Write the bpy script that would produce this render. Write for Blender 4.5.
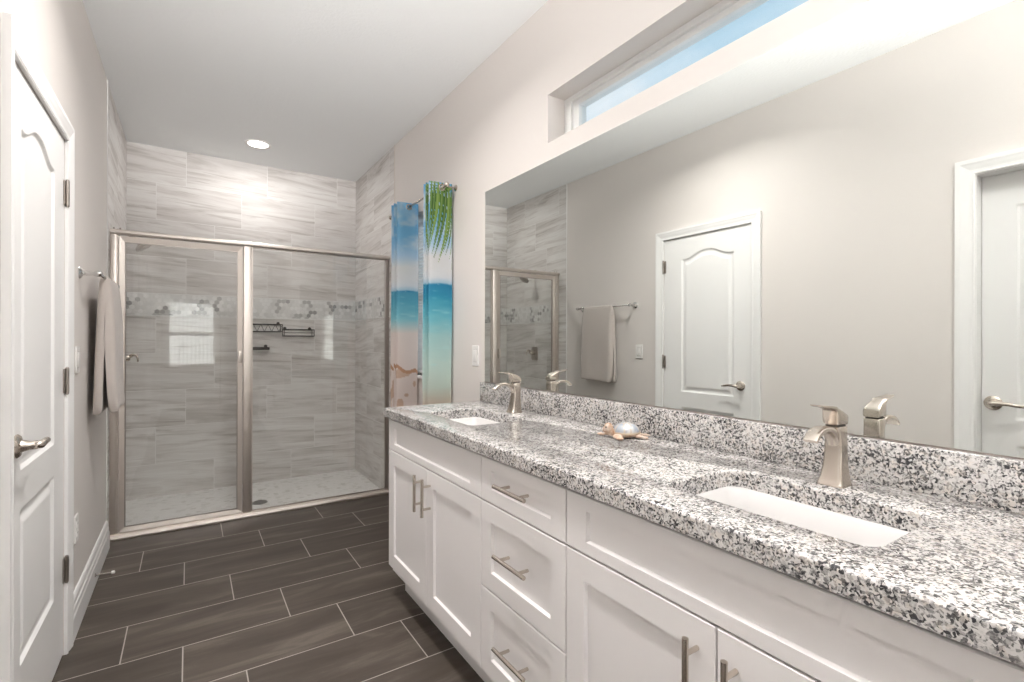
import bpy, bmesh, math, random
from mathutils import Vector, Matrix
from mathutils.geometry import tessellate_polygon
random.seed(7)
PI = math.pi
for o in list(bpy.data.objects): bpy.data.objects.remove(o)
SC = bpy.context.scene
COL = SC.collection

# ------------------------------------------------------------------ camera
cam_d = bpy.data.cameras.new('camera'); cam = bpy.data.objects.new('camera', cam_d); COL.objects.link(cam)
cam.location = (0, 0, 1.235)
cam_d.sensor_fit = 'HORIZONTAL'; cam_d.sensor_width = 36.0
cam_d.lens = 493.142/1024*36
cam_d.shift_y = -(341-340.265)/1024
cam_d.clip_start = 0.02; cam_d.clip_end = 200
YAW, ROLL = 0.5805, 0.0026
cam.matrix_world = Matrix.Translation(cam.location) @ Matrix.Rotation(-YAW, 4, 'Z') @ Matrix.Rotation(PI/2, 4, 'X') @ Matrix.Rotation(ROLL, 4, 'Z')
SC.camera = cam
SC.view_settings.view_transform = 'Standard'; SC.view_settings.look = 'None'
SC.view_settings.gamma = 1.0; SC.view_settings.use_curve_mapping = False
SC.view_settings.exposure = 0.22

# ------------------------------------------------------------------ sky
world = bpy.data.worlds.new('sky'); SC.world = world; world.use_nodes = True
wn = world.node_tree; wn.nodes.clear()
wo = wn.nodes.new('ShaderNodeOutputWorld'); wb = wn.nodes.new('ShaderNodeBackground')
tc = wn.nodes.new('ShaderNodeTexCoord'); nz = wn.nodes.new('ShaderNodeTexNoise'); rp = wn.nodes.new('ShaderNodeValToRGB')
nz.inputs['Scale'].default_value = 3.2; nz.inputs['Detail'].default_value = 6; nz.inputs['Roughness'].default_value = .55
rp.color_ramp.elements[0].position = .40; rp.color_ramp.elements[0].color = (.50, .70, .84, 1)
rp.color_ramp.elements[1].position = .66; rp.color_ramp.elements[1].color = (.88, .93, .97, 1)
wn.links.new(tc.outputs['Generated'], nz.inputs['Vector']); wn.links.new(nz.outputs['Fac'], rp.inputs['Fac'])
wn.links.new(rp.outputs['Color'], wb.inputs['Color']); wn.links.new(wb.outputs[0], wo.inputs[0])
wb.inputs['Strength'].default_value = .9

CAN_POWER = 8.0
CAN_COLOR = (1.0, .965, .935)
sun_d = bpy.data.lights.new('sun', 'SUN'); sun_d.energy = 40; sun_d.angle = math.radians(1); sun_d.color = (1, .98, .95)
sun = bpy.data.objects.new('sun', sun_d); COL.objects.link(sun); sun.rotation_euler = (math.radians(62), 0, 0)   # low sun behind the camera, on the rear window's shade

# ------------------------------------------------------------------ geometry constants (metres)
XL, XR = -0.405, 1.3545          # left and right wall faces
YT = 3.755                       # where the shower tile starts
YS, YB = 3.891, 4.839            # shower screen, shower back wall
YN = -2.8                        # wall behind the camera
ZC = 2.7694
ZP = -0.018                      # shower floor
ZT = 0.907                       # worktop
XM = 1.3482                      # mirror face

# ------------------------------------------------------------------ node helpers
def new_mat(name):
    m = bpy.data.materials.new(name); m.use_nodes = True
    nt = m.node_tree; nt.nodes.clear()
    out = nt.nodes.new('ShaderNodeOutputMaterial'); b = nt.nodes.new('ShaderNodeBsdfPrincipled')
    nt.links.new(b.outputs[0], out.inputs[0])
    return m, nt, b, out
def setin(nt, node, key, val):
    s = node.inputs[key]
    if hasattr(val, 'is_linked'): nt.links.new(val, s)
    elif val is not None:
        s.default_value = val
def mth(nt, op, a, b=None, c=None):
    n = nt.nodes.new('ShaderNodeMath'); n.operation = op
    for i, v in enumerate((a, b, c)):
        if v is not None: setin(nt, n, i, v)
    return n.outputs[0]
def ramp(nt, fac, stops, interp='LINEAR'):
    n = nt.nodes.new('ShaderNodeValToRGB'); cr = n.color_ramp; cr.interpolation = interp
    while len(cr.elements) < len(stops): cr.elements.new(.5)
    for e, (p, c) in zip(cr.elements, stops):
        e.position = p; e.color = (c[0], c[1], c[2], 1) if hasattr(c, '__len__') else (c, c, c, 1)
    nt.links.new(fac, n.inputs[0]); return n.outputs['Color']
def mix(nt, fac, a, b, mode='MIX'):
    n = nt.nodes.new('ShaderNodeMix'); n.data_type = 'RGBA'; n.blend_type = mode
    setin(nt, n, 0, fac)
    for k, v in ((6, a), (7, b)):
        if hasattr(v, 'is_linked'): nt.links.new(v, n.inputs[k])
        else: n.inputs[k].default_value = (v[0], v[1], v[2], 1)
    return n.outputs[2]
def coords(nt):
    g = nt.nodes.new('ShaderNodeNewGeometry'); s = nt.nodes.new('ShaderNodeSeparateXYZ')
    nt.links.new(g.outputs['Position'], s.inputs[0]); return g.outputs['Position'], s.outputs[0], s.outputs[1], s.outputs[2]
def comb(nt, x, y, z):
    n = nt.nodes.new('ShaderNodeCombineXYZ')
    for i, v in enumerate((x, y, z)): setin(nt, n, i, v)
    return n.outputs[0]
def noise(nt, vec, scale, detail=4, rough=.5, dist=0):
    n = nt.nodes.new('ShaderNodeTexNoise'); 
    if vec is not None: nt.links.new(vec, n.inputs['Vector'])
    n.inputs['Scale'].default_value = scale; n.inputs['Detail'].default_value = detail
    n.inputs['Roughness'].default_value = rough; n.inputs['Distortion'].default_value = dist
    return n.outputs['Fac']
def objvec(nt):
    t = nt.nodes.new('ShaderNodeTexCoord'); return t.outputs['Object']
def bump(nt, b, h, strength, dist):
    n = nt.nodes.new('ShaderNodeBump'); n.inputs['Strength'].default_value = strength; n.inputs['Distance'].default_value = dist
    nt.links.new(h, n.inputs['Height']); nt.links.new(n.outputs[0], b.inputs['Normal'])
def simple(name, col, rough=.5, metal=0, nscale=0, nstr=0, ndist=.001, var=0, coat=0, spec=None):
    m, nt, b, out = new_mat(name)
    b.inputs['Roughness'].default_value = rough; b.inputs['Metallic'].default_value = metal
    b.inputs['Coat Weight'].default_value = coat
    if spec is not None: b.inputs['Specular IOR Level'].default_value = spec
    v = objvec(nt)
    f = noise(nt, v, 6, 3)
    lo = [max(0, c*(1-var)) for c in col]
    nt.links.new(mix(nt, f, lo, col), b.inputs['Base Color'])
    if nscale: bump(nt, b, noise(nt, v, nscale, 3, .6), nstr, ndist)
    return m

M = {}
M['wall'] = simple('wall_paint', (.72, .678, .648), .75, nscale=110, nstr=.25, ndist=.0015, var=.01)
M['ceiling'] = simple('ceiling_paint', (.87, .885, .89), .8, nscale=60, nstr=.5, ndist=.003, var=.01)
M['trim'] = simple('trim_paint', (.85, .84, .83), .38, var=.005)
M['cabinet'] = simple('cabinet_paint', (.90, .868, .862), .42, var=.005)
M['dark'] = simple('dark_gap', (.05, .045, .04), .8)
M['plastic'] = simple('white_plastic', (.80, .78, .76), .35)
M['porcelain'] = simple('porcelain', (.74, .72, .71), .1, coat=.5)
M['chrome'] = simple('chrome', (.72, .71, .70), .12, 1)
M['nickel'] = simple('brushed_nickel', (.60, .54, .48), .26, 1, nscale=300, nstr=.05, ndist=.0005, var=.06)
M['frame'] = simple('satin_nickel_frame', (.74, .68, .63), .42, 1, var=.05)
M['darkframe'] = simple('dark_nickel', (.42, .38, .35), .3, 1)  # darker nickel; on the shower valve plate the tone stands for shade
M['blackwire'] = simple('dark_wire', (.06, .055, .05), .4, .6)
M['vinyl'] = simple('window_vinyl', (.82, .82, .81), .4)
M['blind'] = simple('blind_slat', (.85, .85, .84), .5)
M['drain'] = simple('drain_metal', (.33, .32, .31), .4, .8)

# towel cloth
m, nt, b, out = new_mat('towel_cloth'); v = objvec(nt)
f = noise(nt, v, 420, 3, .7); g = noise(nt, v, 14, 3)
nt.links.new(mix(nt, f, (.44, .39, .36), (.60, .545, .505)), b.inputs['Base Color']); b.inputs['Roughness'].default_value = .95
b.inputs['Sheen Weight'].default_value = .25
bump(nt, b, f, .8, .002); M['towel'] = m

# mirror / glass
m, nt, b, out = new_mat('mirror_silver'); b.inputs['Metallic'].default_value = 1; b.inputs['Roughness'].default_value = 0.0
b.inputs['Base Color'].default_value = (.84, .865, .845, 1); M['mirror'] = m
def thin_glass(name, tint, ior=1.5, gl=1.0):
    m = bpy.data.materials.new(name); m.use_nodes = True; nt = m.node_tree; nt.nodes.clear()
    out = nt.nodes.new('ShaderNodeOutputMaterial'); t = nt.nodes.new('ShaderNodeBsdfTransparent'); g = nt.nodes.new('ShaderNodeBsdfGlossy')
    t.inputs[0].default_value = (*tint, 1); g.inputs['Roughness'].default_value = 0
    lw = nt.nodes.new('ShaderNodeLayerWeight'); lw.inputs[0].default_value = .5
    fr = mth(nt, 'ADD', .04, mth(nt, 'MULTIPLY', mth(nt, 'POWER', lw.outputs['Facing'], 5.0), .96))
    ms = nt.nodes.new('ShaderNodeMixShader'); nt.links.new(mth(nt, 'MULTIPLY', fr, gl), ms.inputs[0])
    nt.links.new(t.outputs[0], ms.inputs[1]); nt.links.new(g.outputs[0], ms.inputs[2]); nt.links.new(ms.outputs[0], out.inputs[0])
    return m
M['glass'] = thin_glass('shower_glass', (.985, .99, .985), 1.5)
M['winglass'] = thin_glass('window_glass', (.97, .985, .99))

def emit(name, col, s):
    m = bpy.data.materials.new(name); m.use_nodes = True; nt = m.node_tree; nt.nodes.clear()
    out = nt.nodes.new('ShaderNodeOutputMaterial'); e = nt.nodes.new('ShaderNodeEmission')
    e.inputs[0].default_value = (*col, 1); e.inputs[1].default_value = s; nt.links.new(e.outputs[0], out.inputs[0]); return m
M['lens'] = emit('lamp_lens', (1, .96, .92), 6)

# granite
m, nt, b, out = new_mat('granite')
t = nt.nodes.new('ShaderNodeTexCoord'); v = t.outputs['Object']
nd = nt.nodes.new('ShaderNodeTexNoise'); nd.inputs['Scale'].default_value = 90; nd.inputs['Detail'].default_value = 2; nt.links.new(v, nd.inputs['Vector'])
va = nt.nodes.new('ShaderNodeVectorMath'); va.operation = 'MULTIPLY_ADD'; nt.links.new(nd.outputs['Color'], va.inputs[0]); va.inputs[1].default_value = (.012,)*3; nt.links.new(v, va.inputs[2])
def vor(scale, vec):
    n = nt.nodes.new('ShaderNodeTexVoronoi'); n.inputs['Scale'].default_value = scale; nt.links.new(vec, n.inputs['Vector'])
    s = nt.nodes.new('ShaderNodeSeparateColor'); nt.links.new(n.outputs['Color'], s.inputs[0]); return s.outputs
c1 = vor(260, va.outputs[0]); c2 = vor(125, va.outputs[0]); c3 = vor(480, va.outputs[0])
big = noise(nt, v, 16, 3)
val = mth(nt, 'ADD', mth(nt, 'MULTIPLY', c1[0], .60), mth(nt, 'ADD', mth(nt, 'MULTIPLY', c2[0], .22), mth(nt, 'MULTIPLY', c3[0], .12)))
val = mth(nt, 'ADD', val, mth(nt, 'MULTIPLY', mth(nt, 'SUBTRACT', big, .5), .55))
colr = ramp(nt, val, [(0, (.03, .03, .035)), (.20, (.04, .04, .042)), (.28, (.12, .115, .115)), (.36, (.27, .26, .255)), (.46, (.44, .42, .41)), (.59, (.62, .60, .585)), (.85, (.70, .675, .66)), (1, (.75, .73, .715))])
warm = ramp(nt, c2[1], [(0, (1, 1, 1)), (.72, (1, 1, 1)), (.85, (1.0, .96, .92))])
nt.links.new(mix(nt, 1.0, colr, warm, 'MULTIPLY'), b.inputs['Base Color'])
b.inputs['Roughness'].default_value = .13; M['granite'] = m

# tiles
def tile_nodes(nt, U, V, V0, ph, U0, pw, shift, g):
    rw = mth(nt, 'DIVIDE', mth(nt, 'SUBTRACT', V, V0), ph)
    row = mth(nt, 'FLOOR', rw)
    u = mth(nt, 'DIVIDE', mth(nt, 'SUBTRACT', mth(nt, 'SUBTRACT', U, U0), mth(nt, 'MULTIPLY', row, shift)), pw)
    col = mth(nt, 'FLOOR', u)
    fu = mth(nt, 'MULTIPLY', mth(nt, 'FRACT', u), pw); fv = mth(nt, 'MULTIPLY', mth(nt, 'FRACT', rw), ph)
    d = mth(nt, 'MINIMUM', mth(nt, 'MINIMUM', fu, mth(nt, 'SUBTRACT', pw, fu)), mth(nt, 'MINIMUM', fv, mth(nt, 'SUBTRACT', ph, fv)))
    gm = mth(nt, 'LESS_THAN', d, g/2)
    wn_ = nt.nodes.new('ShaderNodeTexWhiteNoise'); wn_.noise_dimensions = '3D'
    nt.links.new(comb(nt, col, row, 3.7), wn_.inputs['Vector'])
    return gm, wn_.outputs['Value'], wn_.outputs['Color'], d
# floor tile
m, nt, b, out = new_mat('floor_tile'); pos, x, y, z = coords(nt)
gm, rv, rc, d = tile_nodes(nt, x, y, 3.5744, .2983, .1834, .5993, -.19977, .0045)
vv = comb(nt, mth(nt, 'ADD', mth(nt, 'MULTIPLY', x, .9), mth(nt, 'MULTIPLY', rv, 37)), mth(nt, 'ADD', mth(nt, 'MULTIPLY', y, 5.5), mth(nt, 'MULTIPLY', rv, 91)), 0)
n1 = noise(nt, vv, 1.6, 6, .62, .8); fine = noise(nt, pos, 130, 4, .65)
st = ramp(nt, n1, [(.3, (.048, .037, .029)), (.43, (.068, .053, .042)), (.55, (.092, .073, .059)), (.66, (.150, .124, .104))])
st = mix(nt, mth(nt, 'MULTIPLY', fine, .55), st, (.062, .052, .045))
tone = mth(nt, 'ADD', .88, mth(nt, 'MULTIPLY', rv, .26))
st = mix(nt, 1.0, st, comb(nt, tone, tone, tone), 'MULTIPLY')
nt.links.new(mix(nt, gm, st, (.40, .365, .335)), b.inputs['Base Color'])
b.inputs['Roughness'].default_value = .45; b.inputs['Specular IOR Level'].default_value = .3
bump(nt, b, mth(nt, 'ADD', mth(nt, 'MULTIPLY', mth(nt, 'SUBTRACT', 1, gm), 1.0), mth(nt, 'MULTIPLY', fine, .15)), .35, .0012); M['floor'] = m
# shower wall tile
def shower_tile(name, axis, U0):
    m, nt, b, out = new_mat(name); pos, x, y, z = coords(nt)
    U = x if axis == 'x' else y
    hi = mth(nt, 'GREATER_THAN', z, 1.51)
    V0 = mth(nt, 'ADD', .535, mth(nt, 'MULTIPLY', hi, 1.065))
    gm, rv, rc, d = tile_nodes(nt, U, z, V0, .295, U0, .5985, .1995, .0042)
    uu = mth(nt, 'ADD', mth(nt, 'MULTIPLY', U, .55), mth(nt, 'MULTIPLY', rv, 23))
    ww = mth(nt, 'ADD', mth(nt, 'ADD', mth(nt, 'MULTIPLY', z, 4.6), mth(nt, 'MULTIPLY', U, .22)), mth(nt, 'MULTIPLY', rv, 57))
    vv = comb(nt, uu, 0, ww)
    n1 = noise(nt, vv, 2.2, 7, .6, 1.1); n2 = noise(nt, comb(nt, uu, 3.1, mth(nt, 'MULTIPLY', ww, 2.4)), 3.2, 5, .65, .6)
    c = ramp(nt, n1, [(.26, (.47, .44, .415)), (.38, (.57, .54, .515)), (.47, (.66, .63, .61)), (.58, (.73, .71, .69)), (.75, (.78, .765, .75))])
    v2 = ramp(nt, n2, [(.34, (.72, .695, .675)), (.45, (1, 1, 1))])
    c = mix(nt, .85, c, v2, 'MULTIPLY')
    nt.links.new(mix(nt, gm, c, (.78, .765, .75)), b.inputs['Base Color'])
    b.inputs['Roughness'].default_value = .5; b.inputs['Specular IOR Level'].default_value = .2
    bump(nt, b, mth(nt, 'SUBTRACT', 1, gm), .3, .001)
    return m
M['tile_x'] = shower_tile('stone_tile_back', 'x', -.018)
M['tile_y'] = shower_tile('stone_tile_side', 'y', 3.877)
# shower floor
m, nt, b, out = new_mat('shower_pan_mosaic'); v = objvec(nt)
vo = nt.nodes.new('ShaderNodeTexVoronoi'); vo.inputs['Scale'].default_value = 32; vo.inputs['Randomness'].default_value = .25; nt.links.new(v, vo.inputs['Vector'])
sp = nt.nodes.new('ShaderNodeSeparateColor'); nt.links.new(vo.outputs['Color'], sp.inputs[0])
nt.links.new(ramp(nt, sp.outputs[0], [(0, (.58, .56, .53)), (.08, (.66, .645, .62)), (.3, (.735, .72, .70)), (1, (.76, .745, .73))]), b.inputs['Base Color'])
b.inputs['Roughness'].default_value = .4; M['pan'] = m
for k, c in enumerate([(.88, .87, .86), (.74, .73, .715), (.54, .53, .52), (.40, .39, .385), (.80, .79, .775)]):
    M['hex%d' % k] = simple('hex_tile_%d' % k, c, .25, var=.12)
# printed curtain
m, nt, b, out = new_mat('printed_curtain_cloth')
at = nt.nodes.new('ShaderNodeVertexColor'); at.layer_name = 'print'
wv = noise(nt, objvec(nt), 300, 2)
nt.links.new(at.outputs['Color'], b.inputs['Base Color']); b.inputs['Roughness'].default_value = .55
bump(nt, b, wv, .2, .0005)
tr = nt.nodes.new('ShaderNodeBsdfTranslucent'); nt.links.new(at.outputs['Color'], tr.inputs[0])
ms = nt.nodes.new('ShaderNodeMixShader'); ms.inputs[0].default_value = .35
nt.links.new(b.outputs[0], ms.inputs[1]); nt.links.new(tr.outputs[0], ms.inputs[2]); nt.links.new(ms.outputs[0], out.inputs[0])
M['curtain'] = m
m, nt, b, out = new_mat('sheer_shade_cloth'); b.inputs['Base Color'].default_value = (.9, .9, .89, 1); b.inputs['Roughness'].default_value = .8
tr = nt.nodes.new('ShaderNodeBsdfTranslucent'); tr.inputs[0].default_value = (.95, .95, .94, 1)
ms = nt.nodes.new('ShaderNodeMixShader'); ms.inputs[0].default_value = .6
nt.links.new(b.outputs[0], ms.inputs[1]); nt.links.new(tr.outputs[0], ms.inputs[2]); nt.links.new(ms.outputs[0], out.inputs[0]); M['sheer'] = m
m, nt, b, out = new_mat('turtle_shell_glaze')
at = nt.nodes.new('ShaderNodeVertexColor'); at.layer_name = 'print'
nt.links.new(at.outputs['Color'], b.inputs['Base Color']); b.inputs['Roughness'].default_value = .18; b.inputs['Metallic'].default_value = .25; M['shell'] = m
m, nt, b, out = new_mat('turtle_skin')
f = noise(nt, objvec(nt), 45, 3)
nt.links.new(ramp(nt, f, [(.36, (.36, .20, .12)), (.5, (.56, .40, .30)), (.64, (.66, .56, .48))]), b.inputs['Base Color']); b.inputs['Roughness'].default_value = .35; M['skin'] = m

# ------------------------------------------------------------------ mesh helpers (all in world metres)
def origin_of(o):
    v = Vector((0, 0, 0))
    while o is not None: v += o.location; o = o.parent
    return v
def link(name, bm, mats, parent=None, smooth=False, loc=None):
    if not isinstance(mats, (list, tuple)): mats = [mats]
    org = origin_of(parent) if parent else Vector(loc or (0, 0, 0))
    bmesh.ops.recalc_face_normals(bm, faces=bm.faces)
    if org.length: bmesh.ops.translate(bm, verts=bm.verts, vec=-org)
    me = bpy.data.meshes.new(name); bm.to_mesh(me); bm.free()
    for mm in mats: me.materials.append(M[mm] if isinstance(mm, str) else mm)
    if smooth is True: me.polygons.foreach_set('use_smooth', [True]*len(me.polygons))
    elif smooth:
        me.polygons.foreach_set('use_smooth', [True]*len(me.polygons)); me.set_sharp_from_angle(angle=math.radians(smooth))
    o = bpy.data.objects.new(name, me); COL.objects.link(o)
    if parent: o.parent = parent
    else: o.location = org
    return o
def tag(o, label, cat, group=None):
    o['label'] = label; o['category'] = cat
    if group: o['group'] = group
    return o
def thing(name, loc, label, cat, group=None):
    o = bpy.data.objects.new(name, None); COL.objects.link(o); o.location = loc; o.empty_display_size = .05
    return tag(o, label, cat, group)
def struct(o): o['kind'] = 'structure'; return o
def dup(root, loc, label=None):
    def rec(o, par):
        c = o.copy(); COL.objects.link(c)
        if par: c.parent = par
        for ch in o.children: rec(ch, c)
        return c
    r = rec(root, None); r.location = loc
    if label: r['label'] = label
    return r
def BM(): return bmesh.new()
def box(bm, x0, x1, y0, y1, z0, z1, bev=0, seg=2):
    r = bmesh.ops.create_cube(bm, size=1); vs = r['verts']
    for v in vs: v.co = Vector(((x0+x1)/2+v.co.x*(x1-x0), (y0+y1)/2+v.co.y*(y1-y0), (z0+z1)/2+v.co.z*(z1-z0)))
    if bev:
        es = list({e for v in vs for e in v.link_edges})
        bmesh.ops.bevel(bm, geom=es, offset=bev, segments=seg, profile=.5, affect='EDGES')
def frame_axes(d):
    d = d.normalized(); a = Vector((0, 0, 1)) if abs(d.z) < .95 else Vector((1, 0, 0))
    u = d.cross(a).normalized(); return u, d.cross(u).normalized()
def loft(bm, loops, cap=True, close=True):
    L = [[bm.verts.new(p) for p in lp] for lp in loops]; n = len(L[0])
    for a, b2 in zip(L[:-1], L[1:]):
        for i in range(n if close else n-1):
            j = (i+1) % n; bm.faces.new((a[i], a[j], b2[j], b2[i]))
    if cap: bm.faces.new(L[0][::-1]); bm.faces.new(L[-1])
    return L
def tube(bm, pts, r, seg=12, cap=True):
    pts = [Vector(p) for p in pts]; rr = r if hasattr(r, '__len__') else [r]*len(pts)
    loops = []; u = None
    for i, p in enumerate(pts):
        d = (pts[min(i+1, len(pts)-1)]-pts[max(i-1, 0)]).normalized()
        if u is None: u, w = frame_axes(d)
        else:
            u = (u-d*u.dot(d)).normalized(); w = d.cross(u)
        loops.append([p+(u*math.cos(2*PI*k/seg)+w*math.sin(2*PI*k/seg))*rr[i] for k in range(seg)])
    loft(bm, loops, cap)
def lathe(bm, c, axis, prof, seg=24, cap=True):   # prof: (distance along axis, radius)
    c = Vector(c); axis = Vector(axis).normalized(); u, w = frame_axes(axis)
    loft(bm, [[c+axis*h+(u*math.cos(2*PI*k/seg)+w*math.sin(2*PI*k/seg))*max(r, 1e-5) for k in range(seg)] for h, r in prof], cap)
def rrect(x0, x1, y0, y1, r, n=5):
    P = []
    for cx, cy, a0 in ((x1-r, y1-r, 0), (x0+r, y1-r, PI/2), (x0+r, y0+r, PI), (x1-r, y0+r, 1.5*PI)):
        for k in range(n+1): a = a0+PI/2*k/n; P.append((cx+r*math.cos(a), cy+r*math.sin(a)))
    return P
def ellipsoid(bm, c, r, rot=None, seg=16, rings=10):
    q = bmesh.ops.create_uvsphere(bm, u_segments=seg, v_segments=rings, radius=1)
    for v in q['verts']:
        p = Vector((v.co.x*r[0], v.co.y*r[1], v.co.z*r[2]))
        if rot: p = rot @ p
        v.co = p+Vector(c)

def holed_wall(bm, a0, a1, z0, z1, holes, t0, t1, axis):
    """box wall with rectangular holes; axis 'y': wall runs along y, thickness in x"""
    As = sorted({a0, a1, *[h[0] for h in holes], *[h[1] for h in holes]}); Zs = sorted({z0, z1, *[h[2] for h in holes], *[h[3] for h in holes]})
    def solid(i, j):
        if i < 0 or j < 0 or i >= len(As)-1 or j >= len(Zs)-1: return False
        ca, cz = (As[i]+As[i+1])/2, (Zs[j]+Zs[j+1])/2
        return not any(h[0] < ca < h[1] and h[2] < cz < h[3] for h in holes)
    def P(a, t, z): return (t, a, z) if axis == 'y' else (a, t, z)
    for i in range(len(As)-1):
        for j in range(len(Zs)-1):
            if not solid(i, j): continue
            p, q, r, s = As[i], As[i+1], Zs[j], Zs[j+1]
            for t in (t0, t1): bm.faces.new([bm.verts.new(P(*k)) for k in ((p, t, r), (q, t, r), (q, t, s), (p, t, s))])
            for (di, dj, e) in ((-1, 0, ((p, r), (p, s))), (1, 0, ((q, r), (q, s))), (0, -1, ((p, r), (q, r))), (0, 1, ((p, s), (q, s)))):
                if not solid(i+di, j+dj):
                    (a, z), (c, w) = e
                    bm.faces.new([bm.verts.new(k) for k in (P(a, t0, z), P(c, t0, w), P(c, t1, w), P(a, t1, z))])
    bmesh.ops.remove_doubles(bm, verts=bm.verts, dist=1e-5)

# ------------------------------------------------------------------ room shell
D1 = (1.850, 2.570, 0, 2.012)     # opening of door 1 in the left wall
D2 = (0.005, 0.745, 0, 2.022)     # opening of door 2
W1 = (0.45, 1.774, 2.126, 2.343)  # clerestory window
W3 = (2.83, 3.52, .99, 2.13)      # curtained window
WB = (-.33, .43, .76, 1.98)       # window behind the camera
bm = BM(); box(bm, XL-.14, XR+.16, YN-.14, YS-.02, -.12, 0); struct(link('floor', bm, 'floor'))
bm = BM(); box(bm, XL-.14, XR+.16, YN-.14, YB+.14, ZC, ZC+.1); struct(link('ceiling', bm, 'ceiling'))
bm = BM(); holed_wall(bm, YN, YT, 0, ZC, [D1, D2], XL-.12, XL, 'y'); struct(link('wall_left', bm, 'wall'))
bm = BM(); holed_wall(bm, YN, YT, 0, ZC, [W1, W3], XR, XR+.16, 'y'); struct(link('wall_right', bm, 'wall'))
bm = BM(); holed_wall(bm, XL-.12, XR+.16, 0, ZC, [WB], YN-.14, YN, 'x'); struct(link('wall_rear', bm, 'wall'))
bm = BM(); box(bm, XL-.12, XL, YT, YB+.12, -.12, ZC); struct(link('wall_shower_left', bm, 'tile_y'))
bm = BM(); box(bm, XR, XR+.16, YT, YB+.12, -.12, ZC); struct(link('wall_shower_right', bm, 'tile_y'))
bm = BM(); box(bm, XL, XR, YB, YB+.12, -.12, ZC); struct(link('wall_shower_back', bm, 'tile_x'))
bm = BM(); box(bm, XL, XR, YS-.02, YB, -.12, ZP); struct(link('floor_shower', bm, 'pan'))
tn = [0]
def trim(bm, mt='trim', smooth=False):
    tn[0] += 1; return struct(link('trim_%d' % tn[0], bm, mt, smooth=smooth))
# tile edge strips
bm = BM(); box(bm, XL, XL+.004, YT-.008, YT+.003, 0.17, ZC, .001, 1); trim(bm)
bm = BM(); box(bm, XR-.004, XR, YT-.006, YT+.003, 0, ZC, .001, 1); trim(bm, 'frame')
# baseboards
def baseboard(name, x, s, y0, y1):
    prof = [(0, 0), (.017, 0), (.017, .095), (.014, .103), (.014, .122), (.010, .13), (.010, .150), (.005, .163), (0, .165)]
    bm = BM(); loft(bm, [[(x+s*a, y, z) for a, z in prof] for y in (y0, y1)]); struct(link(name, bm, 'trim'))
baseboard('baseboard_left', XL, 1, 2.637, YT-.008)
baseboard('baseboard_left_rear', XL, 1, YN, D2[0]-.072)
baseboard('baseboard_left_middle', XL, 1, D2[1]+.072, 1.783)
baseboard('baseboard_right', XR, -1, 2.345, YT-.006)
baseboard('baseboard_right_rear', XR, -1, YN, .09)
# hexagon mosaic band on the three shower walls
def hexband(axis, fixed, a0, a1, sgn):
    bm = BM(); z0, z1 = 1.425, 1.60; R = .0205; w = R*math.sqrt(3)
    box(bm, *( (a0, a1, min(fixed, fixed+sgn*.002), max(fixed, fixed+sgn*.002)) if axis == 'x' else (min(fixed, fixed+sgn*.002), max(fixed, fixed+sgn*.002), a0, a1)), z0, z1)
    for f in bm.faces: f.material_index = 1
    rnd = random.Random(int(a1*100)+int(sgn*7)+(5 if axis == 'x' else 0))
    seeds = [(rnd.uniform(a0, a1), rnd.uniform(z0, z1)) for _ in range(int((a1-a0)*9))]
    r = 0; z = z0
    hb = BM()
    while z < z1+R:
        a = a0-(w/2 if r % 2 else 0)
        while a < a1+w:
            near = min((a-s[0])**2+(z-s[1])**2 for s in seeds)**.5
            mi = rnd.choice([2, 3, 3, 2, 0]) if near < .035 else rnd.choice([0, 0, 1, 4, 4, 0, 1, 1, 2] if near < .07 else [4, 4, 1, 0, 0])
            t = fixed+sgn*.0035
            vs = []
            for k in range(6):
                an = PI/6+k*PI/3; aa, zz = a+R*.94*math.cos(an), z+R*.94*math.sin(an)
                vs.append(hb.verts.new((aa, t, zz) if axis == 'x' else (t, aa, zz)))
            f = hb.faces.new(vs); f.material_index = mi
            a += w
        z += 1.5*R; r += 1
    A = Vector((1, 0, 0)) if axis == 'x' else Vector((0, 1, 0))
    for co, no in ((A*a0, -A), (A*a1, A), (Vector((0, 0, z0)), Vector((0, 0, -1))), (Vector((0, 0, z1)), Vector((0, 0, 1)))):
        bmesh.ops.bisect_plane(hb, geom=hb.verts[:]+hb.edges[:]+hb.faces[:], plane_co=co, plane_no=no, clear_outer=True)
    me = bpy.data.meshes.new('tmp'); hb.to_mesh(me); hb.free(); bm.from_mesh(me); bpy.data.meshes.remove(me)
    for zz in (z0, z1):   # pencil edges
        if axis == 'x': box(bm, a0, a1, min(fixed, fixed+sgn*.005), max(fixed, fixed+sgn*.005), zz-.003, zz+.003)
        else: box(bm, min(fixed, fixed+sgn*.005), max(fixed, fixed+sgn*.005), a0, a1, zz-.003, zz+.003)
    tn[0] += 1; return struct(link('trim_%d' % tn[0], bm, ['hex%d' % k for k in range(5)]))
hexband('x', YB, XL, XR, -1); hexband('y', XL, YT+.12, YB-.004, 1); hexband('y', XR, YT+.12, YB-.004, -1)

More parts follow.
